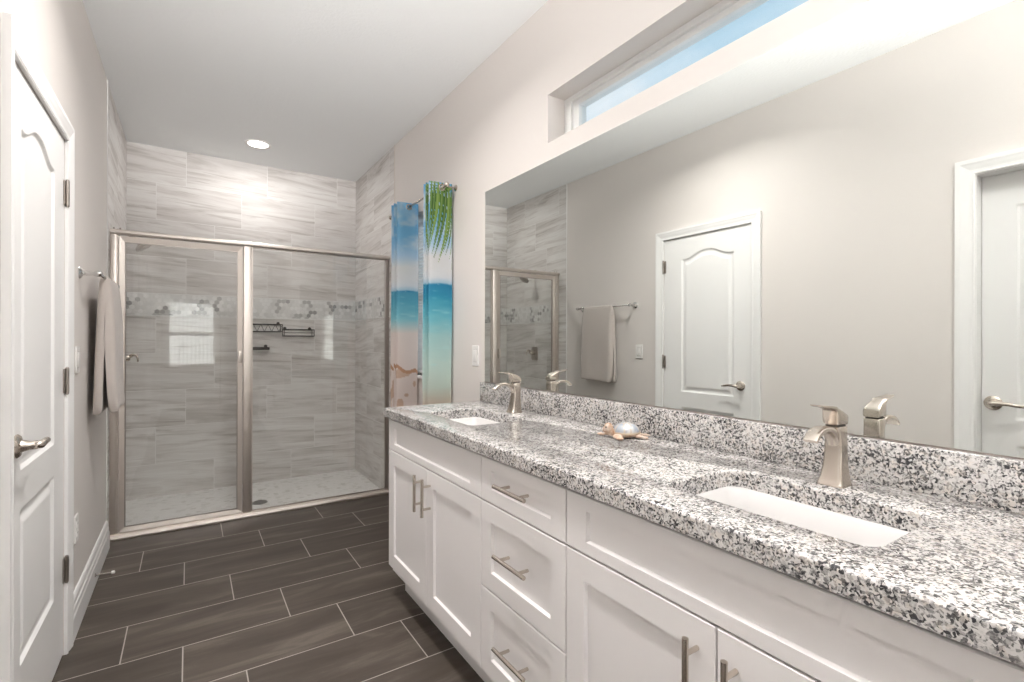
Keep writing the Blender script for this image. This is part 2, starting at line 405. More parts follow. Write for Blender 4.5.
# ------------------------------------------------------------------ doors
def door_face(bm, y0, y1, z0, z1, x, th, panels, step):
    ny, nz_ = int(round((y1-y0)/step)), int(round((z1-z0)/step))
    def inside(y, z, p):
        a, c, lo, hi, rise = p
        if not a < y < c: return -1
        top = hi
        if rise:
            u = (y-a)/(c-a); s = abs(u-.5)*2
            top = hi-rise+rise*(.5+.5*math.cos(PI*min(1, max(0, (s-.08)/.78))))
        return min(y-a, c-y, z-lo, (top-z)*.93)
    def depth(d):
        if d <= 0: return 0
        if d < .010: return -.009*math.sin(d/.010*PI/2)
        if d < .020: return -.009
        if d < .044: return -.009+.007*(.5-.5*math.cos((d-.02)/.024*PI))
        return -.002
    V = []
    for i in range(ny+1):
        y = y0+(y1-y0)*i/ny; rowv = []
        for j in range(nz_+1):
            z = z0+(z1-z0)*j/nz_
            rowv.append(bm.verts.new((x+min(depth(inside(y, z, p)) for p in panels), y, z)))
        V.append(rowv)
    for i in range(ny):
        for j in range(nz_): bm.faces.new((V[i][j], V[i+1][j], V[i+1][j+1], V[i][j+1]))
    ring = [V[i][0] for i in range(ny+1)]+[V[ny][j] for j in range(1, nz_+1)]+[V[i][nz_] for i in range(ny-1, -1, -1)]+[V[0][j] for j in range(nz_-1, 0, -1)]
    back = [bm.verts.new((x-th, v.co.y, v.co.z)) for v in ring]; n = len(ring)
    for k in range(n): bm.faces.new((ring[k], ring[(k+1) % n], back[(k+1) % n], back[k]))
    bm.faces.new(back)
def casing(y0, y1, zt, w, name=None):
    # moulded door casing: profile swept up, across and down with mitres
    prof = [(0, 0), (0, .010), (.006, .013), (.012, .011), (.022, .012), (.034, .015), (.046, .017), (.054, .019), (w, .019), (w, 0)]
    bm = BM()
    loops = []
    for (cy, sy, z, sz) in ((y0, -1, 0, 0), (y0, -1, zt, 1), (y1, 1, zt, 1), (y1, 1, 0, 0)):
        loops.append([(XL+h, cy+sy*o, z+sz*o) for o, h in prof])
    loft(bm, loops); return trim(bm)
def lever(parent, y, z, x, d):
    bm = BM(); lathe(bm, (x, y, z), (1, 0, 0), [(0, .033), (.004, .034), (.010, .029), (.013, .018), (.030, .0125), (.045, .0125), (.050, .010)], 28)
    h = link('door_handle', bm, 'nickel', parent, 40)
    bm = BM(); pts = [(x+.042, y-d*.012, z), (x+.052, y+d*.002, z), (x+.055, y+d*.03, z+.003), (x+.054, y+d*.06, z+.003), (x+.050, y+d*.09, z-.002), (x+.042, y+d*.115, z-.007)]
    tube(bm, pts, [.009, .0115, .0095, .009, .0085, .005], 14)
    link('lever', bm, 'nickel', h, True)
def hinge(parent, y, z):
    bm = BM(); box(bm, XL-.001, XL+.003, y-.022, y+.022, z-.047, z+.047, .0008, 1)
    tube(bm, [(XL+.008, y, z-.048), (XL+.008, y, z+.048)], .0065, 12)
    for k in (-1, 1): ellipsoid(bm, (XL+.008, y, z+k*.049), (.0062,)*3, seg=10, rings=6)
    link('hinge', bm, 'darkframe', parent, 40)
bm = BM(); door_face(bm, D1[0]+.003, D1[1]-.003, .008, D1[3]-.003, XL-.002, .035, [(1.980, 2.405, .855, 1.895, .05), (1.980, 2.405, .285, .735, 0)], .005)
door1 = link('door_1', bm, 'trim', None, 35, loc=((XL-.02), 2.21, 0)); struct(door1)
lever(door1, 1.928, .932, XL-.002, 1)
for z in (1.805, 1.072, .335): hinge(door1, 2.570, z)
bm = BM(); box(bm, XL-.118, XL-.04, D1[0]-.0, D1[0]+.002, 0, D1[3]); box(bm, XL-.118, XL-.04, D1[1]-.002, D1[1], 0, D1[3]); box(bm, XL-.118, XL-.04, D1[0]+.002, D1[1]-.002, D1[3]-.002, D1[3]); trim(bm)
casing(1.850, 2.570, 2.012, .066)
XD = XL-.078
bm = BM(); door_face(bm, D2[0]+.003, D2[1]-.003, .008, D2[3]-.003, XD, .035, [(.13, .622, .875, 1.915, .05), (.13, .622, .285, .755, 0)], .008)
door2 = link('door_2', bm, 'trim', None, 35, loc=(XD-.017, .375, 0)); struct(door2)
lever(door2, .700, .945, XD, -1)
casing(.005, .745, 2.022, .072)
# shadow-side of the rooms beyond both doors is closed by the slabs; jamb lining of door 2
bm = BM()
for a, c in ((D2[0], D2[0]+.002), (D2[1]-.002, D2[1])): box(bm, XL-.075, XL-.001, a, c, 0, D2[3])
box(bm, XL-.075, XL-.001, D2[0]+.002, D2[1]-.002, D2[3]-.002, D2[3]); trim(bm)

# ------------------------------------------------------------------ windows
def window(name, W, x0, x1, fw, ft, mid=None, grid=0):
    """vinyl frame in a right-wall opening, frame spans x0..x1"""
    y0, y1, z0, z1 = W; bm = BM()
    def ring(a, yo, zo, yi, zi, b_):
        for (p, q, r, s) in ((y0+yo, y0+yi, z0+zo, z1-zo), (y1-yi, y1-yo, z0+zo, z1-zo), (y0+yi, y1-yi, z0+zo, z0+zi), (y0+yi, y1-yi, z1-zi, z1-zo)):
            box(bm, a, b_, p, q, r, s, .001, 1)
    ring(x0, 0, 0, fw*.55, ft*.5, x1); ring(x0+.014, fw*.55, ft*.5, fw, ft, x1)
    if mid: box(bm, x0+.014, x1, y0+fw, y1-fw, mid-.02, mid+.02, .001, 1)
    w = struct(link(name, bm, 'vinyl', loc=(x0, (y0+y1)/2, z0)))
    bm = BM(); box(bm, x0+.03, x0+.035, y0+fw*.9, y1-fw*.9, z0+ft*.9, z1-ft*.9); link('window_pane', bm, 'winglass', w)
    return w
window('window_1', W1, XR+.095, XR+.155, .085, .048)
w3 = window('window_2', W3, XR+.075, XR+.150, .05, .045, mid=1.55)
bm = BM(); box(bm, XR-.018, XR+.074, W3[0]-.02, W3[1]+.02, W3[2]-.022, W3[2], .003); trim(bm)
def blind(axis, a0, a1, t, z0, z1, parent):
    bm = BM(); z = z0+.03; ang = math.radians(52)
    while z < z1-.04:
        dx, dz = .0125*math.cos(ang), .0125*math.sin(ang); th = .0009
        for _ in (0,):
            q = [(t-dx, z-dz), (t, z+.0015), (t+dx, z+dz), (t+dx, z+dz+th), (t, z+.0015+th), (t-dx, z-dz+th)]
            loft(bm, [[(p[0], a, p[1]) if axis == 'y' else (a, p[0], p[1]) for p in q] for a in (a0, a1)])
        z += .0235
    for zz, h in ((z0+.004, .016), (z1-.03, .03)):
        if axis == 'y': box(bm, t-.014, t+.014, a0, a1, zz, zz+h, .002, 1)
        else: box(bm, a0, a1, t-.014, t+.014, zz, zz+h, .002, 1)
    link('blind', bm, 'blind', parent)
blind('y', W3[0]+.006, W3[1]-.006, XR+.045, W3[2]+.002, W3[3]-.002, w3)
# rear window (seen only as a reflection in the shower glass)
bm = BM(); a0, a1, z0, z1 = WB
for (p, q, r, s) in ((a0, a0+.05, z0, z1), (a1-.05, a1, z0, z1), (a0+.05, a1-.05, z0, z0+.05), (a0+.05, a1-.05, z1-.05, z1), (a0+.05, a1-.05, 1.35, 1.39)):
    box(bm, p, q, YN-.13, YN-.07, r, s, .001, 1)
wb2 = struct(link('window_3', bm, 'vinyl', loc=(.05, YN-.1, z0)))
bm = BM(); q_ = []
for k in range(97): q_.append((a0+.004+(a1-a0-.008)*k/96, YN-.035+.006*math.sin(k*.8)))
loft(bm, [[(x, y, z) for x, y in q_]+[(x, y+.001, z) for x, y in q_[::-1]] for z in (z0+.004, z1-.03)])
link('sheer_shade', bm, 'sheer', wb2)
bm = BM(); box(bm, a0+.045, a1-.045, YN-.10, YN-.096, z0+.045, z1-.045); link('window_pane', bm, 'winglass', wb2)
bm = BM(); box(bm, a0-.03, a1+.03, YN-.06, YN+.02, z0-.022, z0, .003); trim(bm)

# ------------------------------------------------------------------ ceiling lights
def can(x, y, label, power=None, spread=100):
    t = thing('recessed_light', (x, y, ZC), label, 'ceiling light', 'recessed ceiling lights')
    bm = BM(); lathe(bm, (x, y, ZC), (0, 0, -1), [(0, .094), (.004, .094), (.007, .086), (.004, .074), (.001, .073), (0, .073)], 40, False)
    link('trim_ring', bm, 'plastic', t, 40)
    bm = BM(); lathe(bm, (x, y, ZC-.001), (0, 0, -1), [(0, .0725), (.002, .0725), (.0025, .05)], 32); link('lens', bm, 'lens', t, 40)
    ld = bpy.data.lights.new('can_lamp', 'AREA'); ld.shape = 'DISK'; ld.size = .14; ld.energy = power or CAN_POWER; ld.color = CAN_COLOR; ld.spread = math.radians(spread)
    lo = bpy.data.objects.new('lamp', ld); COL.objects.link(lo); lo.location = (0, 0, -.006); lo.parent = t
    return t
can(.453, 4.33, 'white recessed ceiling light glowing above the shower', 6, 180)
can(.35, 2.0, 'added fill light: unseen white recessed ceiling light over the floor beside the drawers', 17, 150)  # out of view, added to lift the dim far end
can(.40, .15, 'added fill light: unseen white recessed ceiling light over the floor at the near end of the vanity', 10, 150)  # unseen too, added to brighten the near counter and sink
def added_uplighter(x, y, label, power, tilt):   # unseen floor lamp behind the camera, added as bounced fill light
    t = thing('added_fill_lamp', (x, y, 0), label, 'added fill lamp')
    bm = BM(); lathe(bm, (x, y, 0), (0, 0, 1), [(0, .14), (.012, .14), (.022, .12), (.03, .03)], 40); link('base', bm, 'nickel', t, 40)
    bm = BM(); tube(bm, [(x, y, .025), (x, y, 1.80)], .012, 16); link('pole', bm, 'nickel', t, True)
    ax = Vector((0, math.sin(tilt), math.cos(tilt))); c = Vector((x, y, 1.80))
    bm = BM(); lathe(bm, c, ax, [(0, .02), (.02, .06), (.06, .12), (.11, .165), (.115, .165), (.112, .158), (.06, .112), (.054, .05), (.052, .01)], 40); link('lamp_shade', bm, 'plastic', t, 50)
    ld = bpy.data.lights.new('fill_uplight', 'AREA'); ld.shape = 'DISK'; ld.size = .22; ld.energy = power; ld.color = (1.0, .975, .955); ld.spread = math.radians(46)
    lo = bpy.data.objects.new('lamp', ld); COL.objects.link(lo); lo.location = Vector((0, 0, 1.80))+ax*.10; lo.rotation_euler = (PI-tilt, 0, 0); lo.parent = t
added_uplighter(.47, -2.35, 'added fill light: unseen floor lamp with white bowl behind the camera', 49, math.radians(65))

# ------------------------------------------------------------------ shower enclosure
en = thing('shower_enclosure', ((XL+XR)/2, YS, 0), 'framed glass shower enclosure with hinged door on the left and fixed pane on the right', 'shower screen')
bm = BM(); loft(bm, [[(x, YS+a, b) for a, b in [(-.026, 1.884), (-.030, 1.892), (-.027, 1.906), (-.018, 1.913), (.018, 1.913), (.026, 1.906), (.026, 1.884)]] for x in (XL+.001, XR-.001)]); link('header_rail', bm, 'frame', en)
bm = BM(); loft(bm, [[(x, YS+a, b) for a, b in [(-.040, ZP*0+.001), (-.042, .012), (-.038, .024), (-.030, .031), (-.018, .034), (.028, .034), (.030, .001)]] for x in (XL+.001, XR-.001)]); link('threshold_rail', bm, 'frame', en)
bm = BM(); box(bm, XL+.001, XL+.034, YS-.018, YS+.018, .034, 1.884, .003); box(bm, XL+.034, XL+.042, YS-.008, YS+.012, .034, 1.884, .001, 1); link('side_jamb', bm, 'frame', en, 40)
bm = BM(); box(bm, XR-.030, XR-.001, YS-.016, YS+.016, .034, 1.884, .003); link('side_jamb', bm, 'darkframe', en, 40)
bm = BM(); box(bm, .316, .368, YS-.022, YS+.018, .034, 1.884, .004); box(bm, .368, .376, YS-.010, YS+.010, .034, 1.884, .001, 1); link('center_post', bm, 'frame', en, 40)
DX0, DX1, DZ0, DZ1 = -.360, .312, .037, 1.874
bm = BM()
fw = .030
o4 = [(DX0, DZ0), (DX1, DZ0), (DX1, DZ1), (DX0, DZ1)]; i4 = [(DX0+fw, DZ0+fw), (DX1-fw, DZ0+fw), (DX1-fw, DZ1-fw-.006), (DX0+fw, DZ1-fw-.006)]
def q(k, o, t, off=0):
    x, z = (o4 if o else i4)[k]; return (x, YS+t, z)
for k in range(4):
    j = (k+1) % 4
    loft(bm, [[q(k, 1, -.014), q(k, 1, .012), q(k, 0, .010), q(k, 0, -.007)], [q(j, 1, -.014), q(j, 1, .012), q(j, 0, .010), q(j, 0, -.007)]])
dr = link('door_frame', bm, 'frame', en)
bm = BM(); box(bm, DX0+fw-.004, DX1-fw+.004, YS-.001, YS+.004, DZ0+fw-.004, DZ1-fw-.002); link('door_glass', bm, 'glass', dr)
bm = BM(); box(bm, DX1-.026, DX1-.006, YS-.036, YS-.012, 1.075, 1.155, .004); box(bm, DX1-.026, DX1-.010, YS+.010, YS+.03, 1.085, 1.145, .004); link('pull_handle', bm, 'frame', dr, 40)
bm = BM(); box(bm, DX0+fw-.002, DX0+fw+.004, YS-.008, YS+.006, DZ0+fw, DZ1-fw-.006); box(bm, DX1-fw-.003, DX1-fw+.002, YS-.008, YS+.006, DZ0+fw, DZ1-fw-.006)
box(bm, DX0+fw, DX1-fw, YS-.008, YS+.006, DZ1-fw-.009, DZ1-fw-.005); box(bm, DX0+fw, DX1-fw, YS-.008, YS+.006, DZ0+fw-.001, DZ0+fw+.003); link('glazing_seal', bm, 'darkframe', dr)
bm = BM(); box(bm, .372, XR-.026, YS-.002, YS+.004, .034, 1.886); link('fixed_glass', bm, 'glass', en)
for z in (1.876, .034): bm = BM(); box(bm, .376, XR-.030, YS-.006, YS+.008, z, z+.006); link('glazing_seal', bm, 'darkframe', en)
for x in (XL+.02, XL+.05):
    bm = BM(); lathe(bm, (x, YS-.005, 1.912), (0, 0, 1), [(0, .004), (.012, .004), (.014, .002)], 10); link('screw', bm, 'darkframe', en, 40)

# shower valve, head, drain
sv = thing('shower_valve', (XL, 4.28, 1.09), 'square nickel shower valve plate with lever on the left shower wall', 'shower valve')
bm = BM(); pts = rrect(4.225, 4.335, 1.02, 1.165, .02)
loft(bm, [[(XL+h, 4.28+(a-4.28)*s, 1.0925+(b_-1.0925)*s) for a, b_ in pts] for h, s in ((0, 1), (.006, 1), (.010, .94))]); link('valve_plate', bm, 'darkframe', sv, 40)  # nickel plate, its shade put into the darker metal colour
bm = BM(); lathe(bm, (XL+.01, 4.28, 1.105), (1, 0, 0), [(0, .026), (.02, .024), (.05, .02), (.06, .014)], 20); link('valve_stem', bm, 'nickel', sv, 40)
bm = BM(); tube(bm, [(XL+.055, 4.28, 1.108), (XL+.085, 4.278, 1.128), (XL+.105, 4.276, 1.125), (XL+.112, 4.275, 1.10), (XL+.112, 4.275, 1.078)], [.014, .010, .008, .006, .005], 12); link('lever', bm, 'nickel', sv, True)
sh = thing('shower_sprayer', (XL, 4.28, 1.93), 'round nickel shower head on a short arm from the left shower wall', 'shower head')
bm = BM(); lathe(bm, (XL, 4.28, 1.96), (1, 0, 0), [(0, .028), (.005, .028), (.012, .014)], 20); tube(bm, [(XL+.005, 4.28, 1.96), (XL+.05, 4.28, 1.958), (XL+.085, 4.28, 1.94), (XL+.115, 4.28, 1.915)], .0095, 12); link('shower_arm', bm, 'darkframe', sh, 40)
ax = Vector((.55, 0, -.83)); bm = BM(); lathe(bm, (XL+.115, 4.28, 1.915), ax, [(-.01, .012), (.012, .016), (.02, .022), (.035, .045), (.045, .052), (.055, .052), (.057, .046), (.0575, .01)], 28); link('spray_head', bm, 'darkframe', sh, 40)
dn = thing('shower_drain', (.46, 4.235, ZP), 'round grey metal drain in the white shower floor', 'drain')
bm = BM(); lathe(bm, (.46, 4.235, ZP), (0, 0, 1), [(0, .055), (.003, .055), (.005, .05), (.005, .044)], 32); link('drain_ring', bm, 'drain', dn, 40)
bm = BM()
for k in range(-4, 5):
    h = math.sqrt(max(0, .042**2-(k*.0095)**2)); box(bm, .46-h, .46+h, 4.235+k*.0095-.003, 4.235+k*.0095+.003, ZP+.005, ZP+.0075)
link('grate', bm, 'drain', dn)
# wire baskets on the back wall
def basket(x0, x1, z0, z1, dep, label, zig=True, hook=False):
    t = thing('wire_basket', ((x0+x1)/2, YB, z0), label, 'shower basket', 'dark wire shower baskets')
    y1, y0 = YB-.006, YB-.006-dep; r = .0030
    bm = BM()
    tube(bm, [(x0, y1, z1), (x0, y0, z1), (x1, y0, z1), (x1, y1, z1), (x0, y1, z1)], r*1.5, 8)
    link('top_rim', bm, 'blackwire', t, True)
    bm = BM(); tube(bm, [(x0, y1, z0), (x0, y0, z0), (x1, y0, z0), (x1, y1, z0), (x0, y1, z0)], r*1.5, 8)
    n = int((x1-x0)/.02)
    for k in range(1, n): tube(bm, [(x0+(x1-x0)*k/n, y1, z0), (x0+(x1-x0)*k/n, y0, z0)], r*.8, 6)
    link('wire_floor', bm, 'blackwire', t, True)
    for x in (x0, x1):
        bm = BM()
        for y in (y0, y1): tube(bm, [(x, y, z0), (x, y, z1)], r, 8)
        tube(bm, [(x, y1, (z0+z1)/2), (x, y0, (z0+z1)/2)], r*.8, 6); link('end_wires', bm, 'blackwire', t, True)
    bm = BM()
    if zig:
        n = 10
        for k in range(n):
            xa, xb = x0+(x1-x0)*k/n, x0+(x1-x0)*(k+1)/n; tube(bm, [(xa, y0, z0 if k % 2 else z1), (xb, y0, z1 if k % 2 else z0)], r*.7, 6)
    else: tube(bm, [(x0, y0, (z0+z1)/2), (x1, y0, (z0+z1)/2)], r, 8)
    link('front_wire', bm, 'blackwire', t, True)
    for x in (x0+.02, x1-.02):
        bm = BM(); lathe(bm, (x, YB, z1+.012), (0, -1, 0), [(0, .014), (.004, .013), (.007, .006)], 16)
        tube(bm, [(x, YB-.005, z1+.012), (x, YB-.006, z1)], r, 8); link('wall_bracket', bm, 'blackwire', t, 40)
    return t
basket(.405, .690, 1.305, 1.368, .10, 'left dark wire basket with zigzag front on the back shower wall')
basket(.705, .955, 1.268, 1.325, .10, 'right dark wire basket with plain rails on the back shower wall', zig=False)
basket(.405, .590, 1.150, 1.166, .07, 'small flat dark wire soap rack below the left basket', zig=False)

# ------------------------------------------------------------------ towel bar and towel
tb = thing('towel_bar', (XL, 3.187, 1.528), 'chrome towel bar on the left wall between door and shower', 'towel bar')
bm = BM(); tube(bm, [(XL+.068, 2.868, 1.528), (XL+.068, 3.507, 1.528)], .0075, 16); link('bar', bm, 'chrome', tb, True)
for y in (2.862, 3.512):
    bm = BM(); lathe(bm, (XL, y, 1.528), (1, 0, 0), [(0, .026), (.004, .027), (.009, .022), (.014, .012), (.050, .009), (.056, .012), (.068, .0145), (.078, .012), (.082, .004)], 24); link('mounting_post', bm, 'chrome', tb, 40)
bm = BM(); bx_ = XL+.068
def towel_section(u):      # closed outline: two puffy legs hanging over the bar
    P = []; ruf = .005*math.sin(u*8+1)+.0025*math.sin(u*19)
    zb1, zf1 = .872, .878+.012*u
    def leg(k): return k**.7
    for j in range(0, 15):      # back leg, outer face upward
        k = 1-j/14; P.append((bx_-.021-.028*leg(k)+ruf*k*.5, 1.515-(1.515-zb1-.012)*k))
    for j in range(1, 7): a = PI*j/7; P.append((bx_-.021*math.cos(a), 1.515+.026*math.sin(a)))
    for j in range(0, 15):      # front leg, outer face downward
        k = j/14; P.append((bx_+.021+.028*leg(k)+ruf*k+.004*math.sin(k*6), 1.515-(1.515-zf1-.012)*k))
    P += [(bx_+.045+ruf, zf1+.002), (bx_+.034+ruf, zf1-.003), (bx_+.018+ruf, zf1), (bx_+.012+ruf, zf1+.010)]
    for j in range(14, 0, -1): k = j/14; P.append((bx_+.0075+.004*k+ruf*k, 1.505-(1.505-zf1-.015)*k))
    for j in range(0, 5): a = PI*j/4; P.append((bx_+.0078*math.cos(a), 1.528+.0085*math.sin(a)))
    for j in range(1, 15): k = j/14; P.append((bx_-.0075-.004*k+ruf*k*.5, 1.505-(1.505-zb1-.015)*k))
    P += [(bx_-.014, zb1+.006), (bx_-.026, zb1-.002), (bx_-.040, zb1), (bx_-.047, zb1+.006)]
    return P
loops = []
for i in range(23):
    u = i/22; e = min(u, 1-u); sc = 1 if e > .03 else .80+.2*math.sqrt(max(0, e/.03))
    pts = towel_section(u); y = 3.045+.375*u
    loops.append([(bx_+(p[0]-bx_)*sc, y+.012*(u-.5)*(1.52-p[1])/.6, p[1]) for p in pts])
loft(bm, loops)
tw = link('towel', bm, 'towel', None, True, loc=(bx_, 3.23, .88)); tag(tw, 'taupe cotton hand towel folded over the chrome towel bar', 'towel')
md = tw.modifiers.new('sub', 'SUBSURF'); md.levels = 1; md.render_levels = 1

# ------------------------------------------------------------------ switches, outlet, door stop
def plate(name, x, s, y, z, label, cat, kind, group=None):
    t = thing(name, (x, y, z), label, cat, group)
    bm = BM(); pts = rrect(y-.036, y+.036, z-.058, z+.058, .006)
    loft(bm, [[(x+s*h, y+(a-y)*k, z+(c-z)*k) for a, c in pts] for h, k in ((0, 1), (.004, 1), (.006, .96))]); link('wall_plate', bm, 'plastic', t, 30)
    if kind == 'rocker':
        bm = BM(); x0, x1 = sorted((x+s*.005, x+s*.0095)); box(bm, x0, x1, y-.017, y+.017, z-.033, z+.033, .0015); link('rocker', bm, 'plastic', t, 30)
        bm = BM(); x0, x1 = sorted((x+s*.0055, x+s*.0063)); box(bm, x0, x1, y-.0185, y+.0185, z-.0345, z+.0345); link('rocker_gap', bm, 'darkframe', t)
    else:
        for dz in (-.02, .02):
            bm = BM(); x0, x1 = sorted((x+s*.005, x+s*.008)); box(bm, x0, x1, y-.017, y+.017, z+dz-.014, z+dz+.014, .003); r_ = link('receptacle', bm, 'plastic', t, 30)
            bm = BM(); x0, x1 = sorted((x+s*.0075, x+s*.0084))
            for dy in (-.006, .006): box(bm, x0, x1, y+dy-.001, y+dy+.001, z+dz-.002, z+dz+.006)
            link('slot', bm, 'dark', r_)
    return t
plate('light_switch', XL, 1, 2.818, 1.146, 'white rocker light switch on the left wall beneath the towel bar end', 'light switch', 'rocker')
plate('light_switch', XR, -1, 2.436, 1.147, 'white rocker light switch between the beach curtain and the mirror', 'light switch', 'rocker')
plate('wall_outlet', XL, 1, 2.80, .421, 'white wall outlet low on the left wall past the door hinges', 'outlet', 'outlet')
t = thing('door_stop', (XL+.014, 3.203, .055), 'slim metal door stop with white tip on the left baseboard', 'door stop')
bm = BM(); lathe(bm, (XL+.013, 3.203, .055), (1, 0, 0), [(0, .012), (.004, .011), (.008, .005)], 16); tube(bm, [(XL+.018, 3.203, .055), (XL+.082, 3.203, .052)], .0035, 10); link('rod', bm, 'darkframe', t, 40)
bm = BM(); lathe(bm, (XL+.080, 3.203, .052), (1, 0, 0), [(0, .006), (.002, .008), (.012, .008), (.015, .005)], 16); link('rubber_tip', bm, 'plastic', t, 40)

# ------------------------------------------------------------------ curtain rod and printed curtains
RX, RZ = 1.276, 2.157
cr_ = thing('curtain_rod', (XR, 3.12, RZ), 'thin nickel curtain rod over the window on the right wall', 'curtain rod')
bm = BM(); tube(bm, [(RX, 2.672, RZ), (RX, 3.60, RZ)], .0075, 16); link('rod', bm, 'nickel', cr_, True)
for y, s in ((2.672, -1), (3.60, 1)):
    bm = BM(); lathe(bm, (RX, y, RZ), (0, s, 0), [(-.006, .009), (-.004, .0125), (.002, .0125), (.004, .008), (.008, .012), (.016, .0165), (.024, .014), (.030, .006)], 20); link('finial', bm, 'nickel', cr_, True)
for y in (2.690, 3.575):
    bm = BM(); tube(bm, [(XR-.003, y, RZ), (RX+.006, y, RZ)], .005, 10); lathe(bm, (XR, y, RZ), (-1, 0, 0), [(0, .02), (.004, .02), (.008, .008)], 20); box(bm, RX-.010, RX+.010, y-.004, y+.004, RZ-.012, RZ-.006, .001, 1); link('bracket', bm, 'nickel', cr_, 40)

def s2l(c): return tuple((v/12.92 if v <= .04045 else ((v+.055)/1.055)**2.4) for v in [k/255 for k in c])
def lerp(a, b, t): return tuple(x+(y-x)*t for x, y in zip(a, b))
STOPS = [(0.0, (206, 186, 166)), (.80, (206, 184, 166)), (.88, (206, 200, 186)), (.95, (204, 218, 208)), (1.10, (200, 222, 216)), (1.25, (170, 208, 208)), (1.38, (112, 190, 204)),
         (1.50, (48, 150, 182)), (1.570, (34, 132, 172)), (1.580, (170, 198, 214)), (1.61, (214, 220, 226)), (1.66, (222, 222, 222)), (1.74, (222, 222, 222)), (1.82, (176, 204, 226)), (1.95, (118, 178, 218)), (2.2, (104, 172, 220))]
def grad(z, st=STOPS):
    for (a, c), (b_, d) in zip(st[:-1], st[1:]):
        if z <= b_: return lerp(c, d, max(0, (z-a)/(b_-a)))
    return st[-1][1]
def fold_noise(a, b_):   # smooth value noise
    def h(i, j): return (math.sin(i*127.1+j*311.7)*43758.5453) % 1
    i, j = math.floor(a), math.floor(b_); f, g = a-i, b_-j; f = f*f*(3-2*f); g = g*g*(3-2*g)
    return (h(i, j)*(1-f)+h(i+1, j)*f)*(1-g)+(h(i, j+1)*(1-f)+h(i+1, j+1)*f)*g
FW = .145     # width of one fold of cloth in metres
LEAF = []
for i in range(10):
    d0 = -.035+.150*i/9
    LEAF.append((d0, 2.150+.002*i, d0-.002, 1.98, d0+.045+.004*(i % 3), 1.70+.07*((i*5) % 4)/3+.02*(i > 7), .0082, i % 3))
for i in range(6):
    LEAF.append((.0, 2.150+.004*i, .06, 2.185-.016*i, .150, 2.180-.024*i, .0045, (i+1) % 3))
GREEN = [(84, 124, 50), (120, 152, 66), (66, 104, 46)]
def leafcol(s, z):
    best = None; d_ = s*FW
    for (sa, za, sb, zb, sc, zc_, w, k) in LEAF:
        if not (min(sa, sb, sc)-w < d_ < max(sa, sb, sc)+w): continue
        den = za-zc_ if za-zc_ > .1 else None
        if den: t_ = min(1, max(0, (za-z)/den))
        else: t_ = min(1, max(0, d_/.15))
        ps = (1-t_)**2*sa+2*t_*(1-t_)*sb+t_*t_*sc; pz = (1-t_)**2*za+2*t_*(1-t_)*zb+t_*t_*zc_
        d = abs(d_-ps) if den else abs(z-pz); ww = w*min(1, .35+t_*4)*(1-t_**2.2)+.0004
        if d < ww and (best is None or d/ww < best[0]): best = (d/ww, k)
    if best: return lerp(GREEN[best[1]], (170, 192, 112), .7*max(0, 1-best[0]*2.2))
    return None
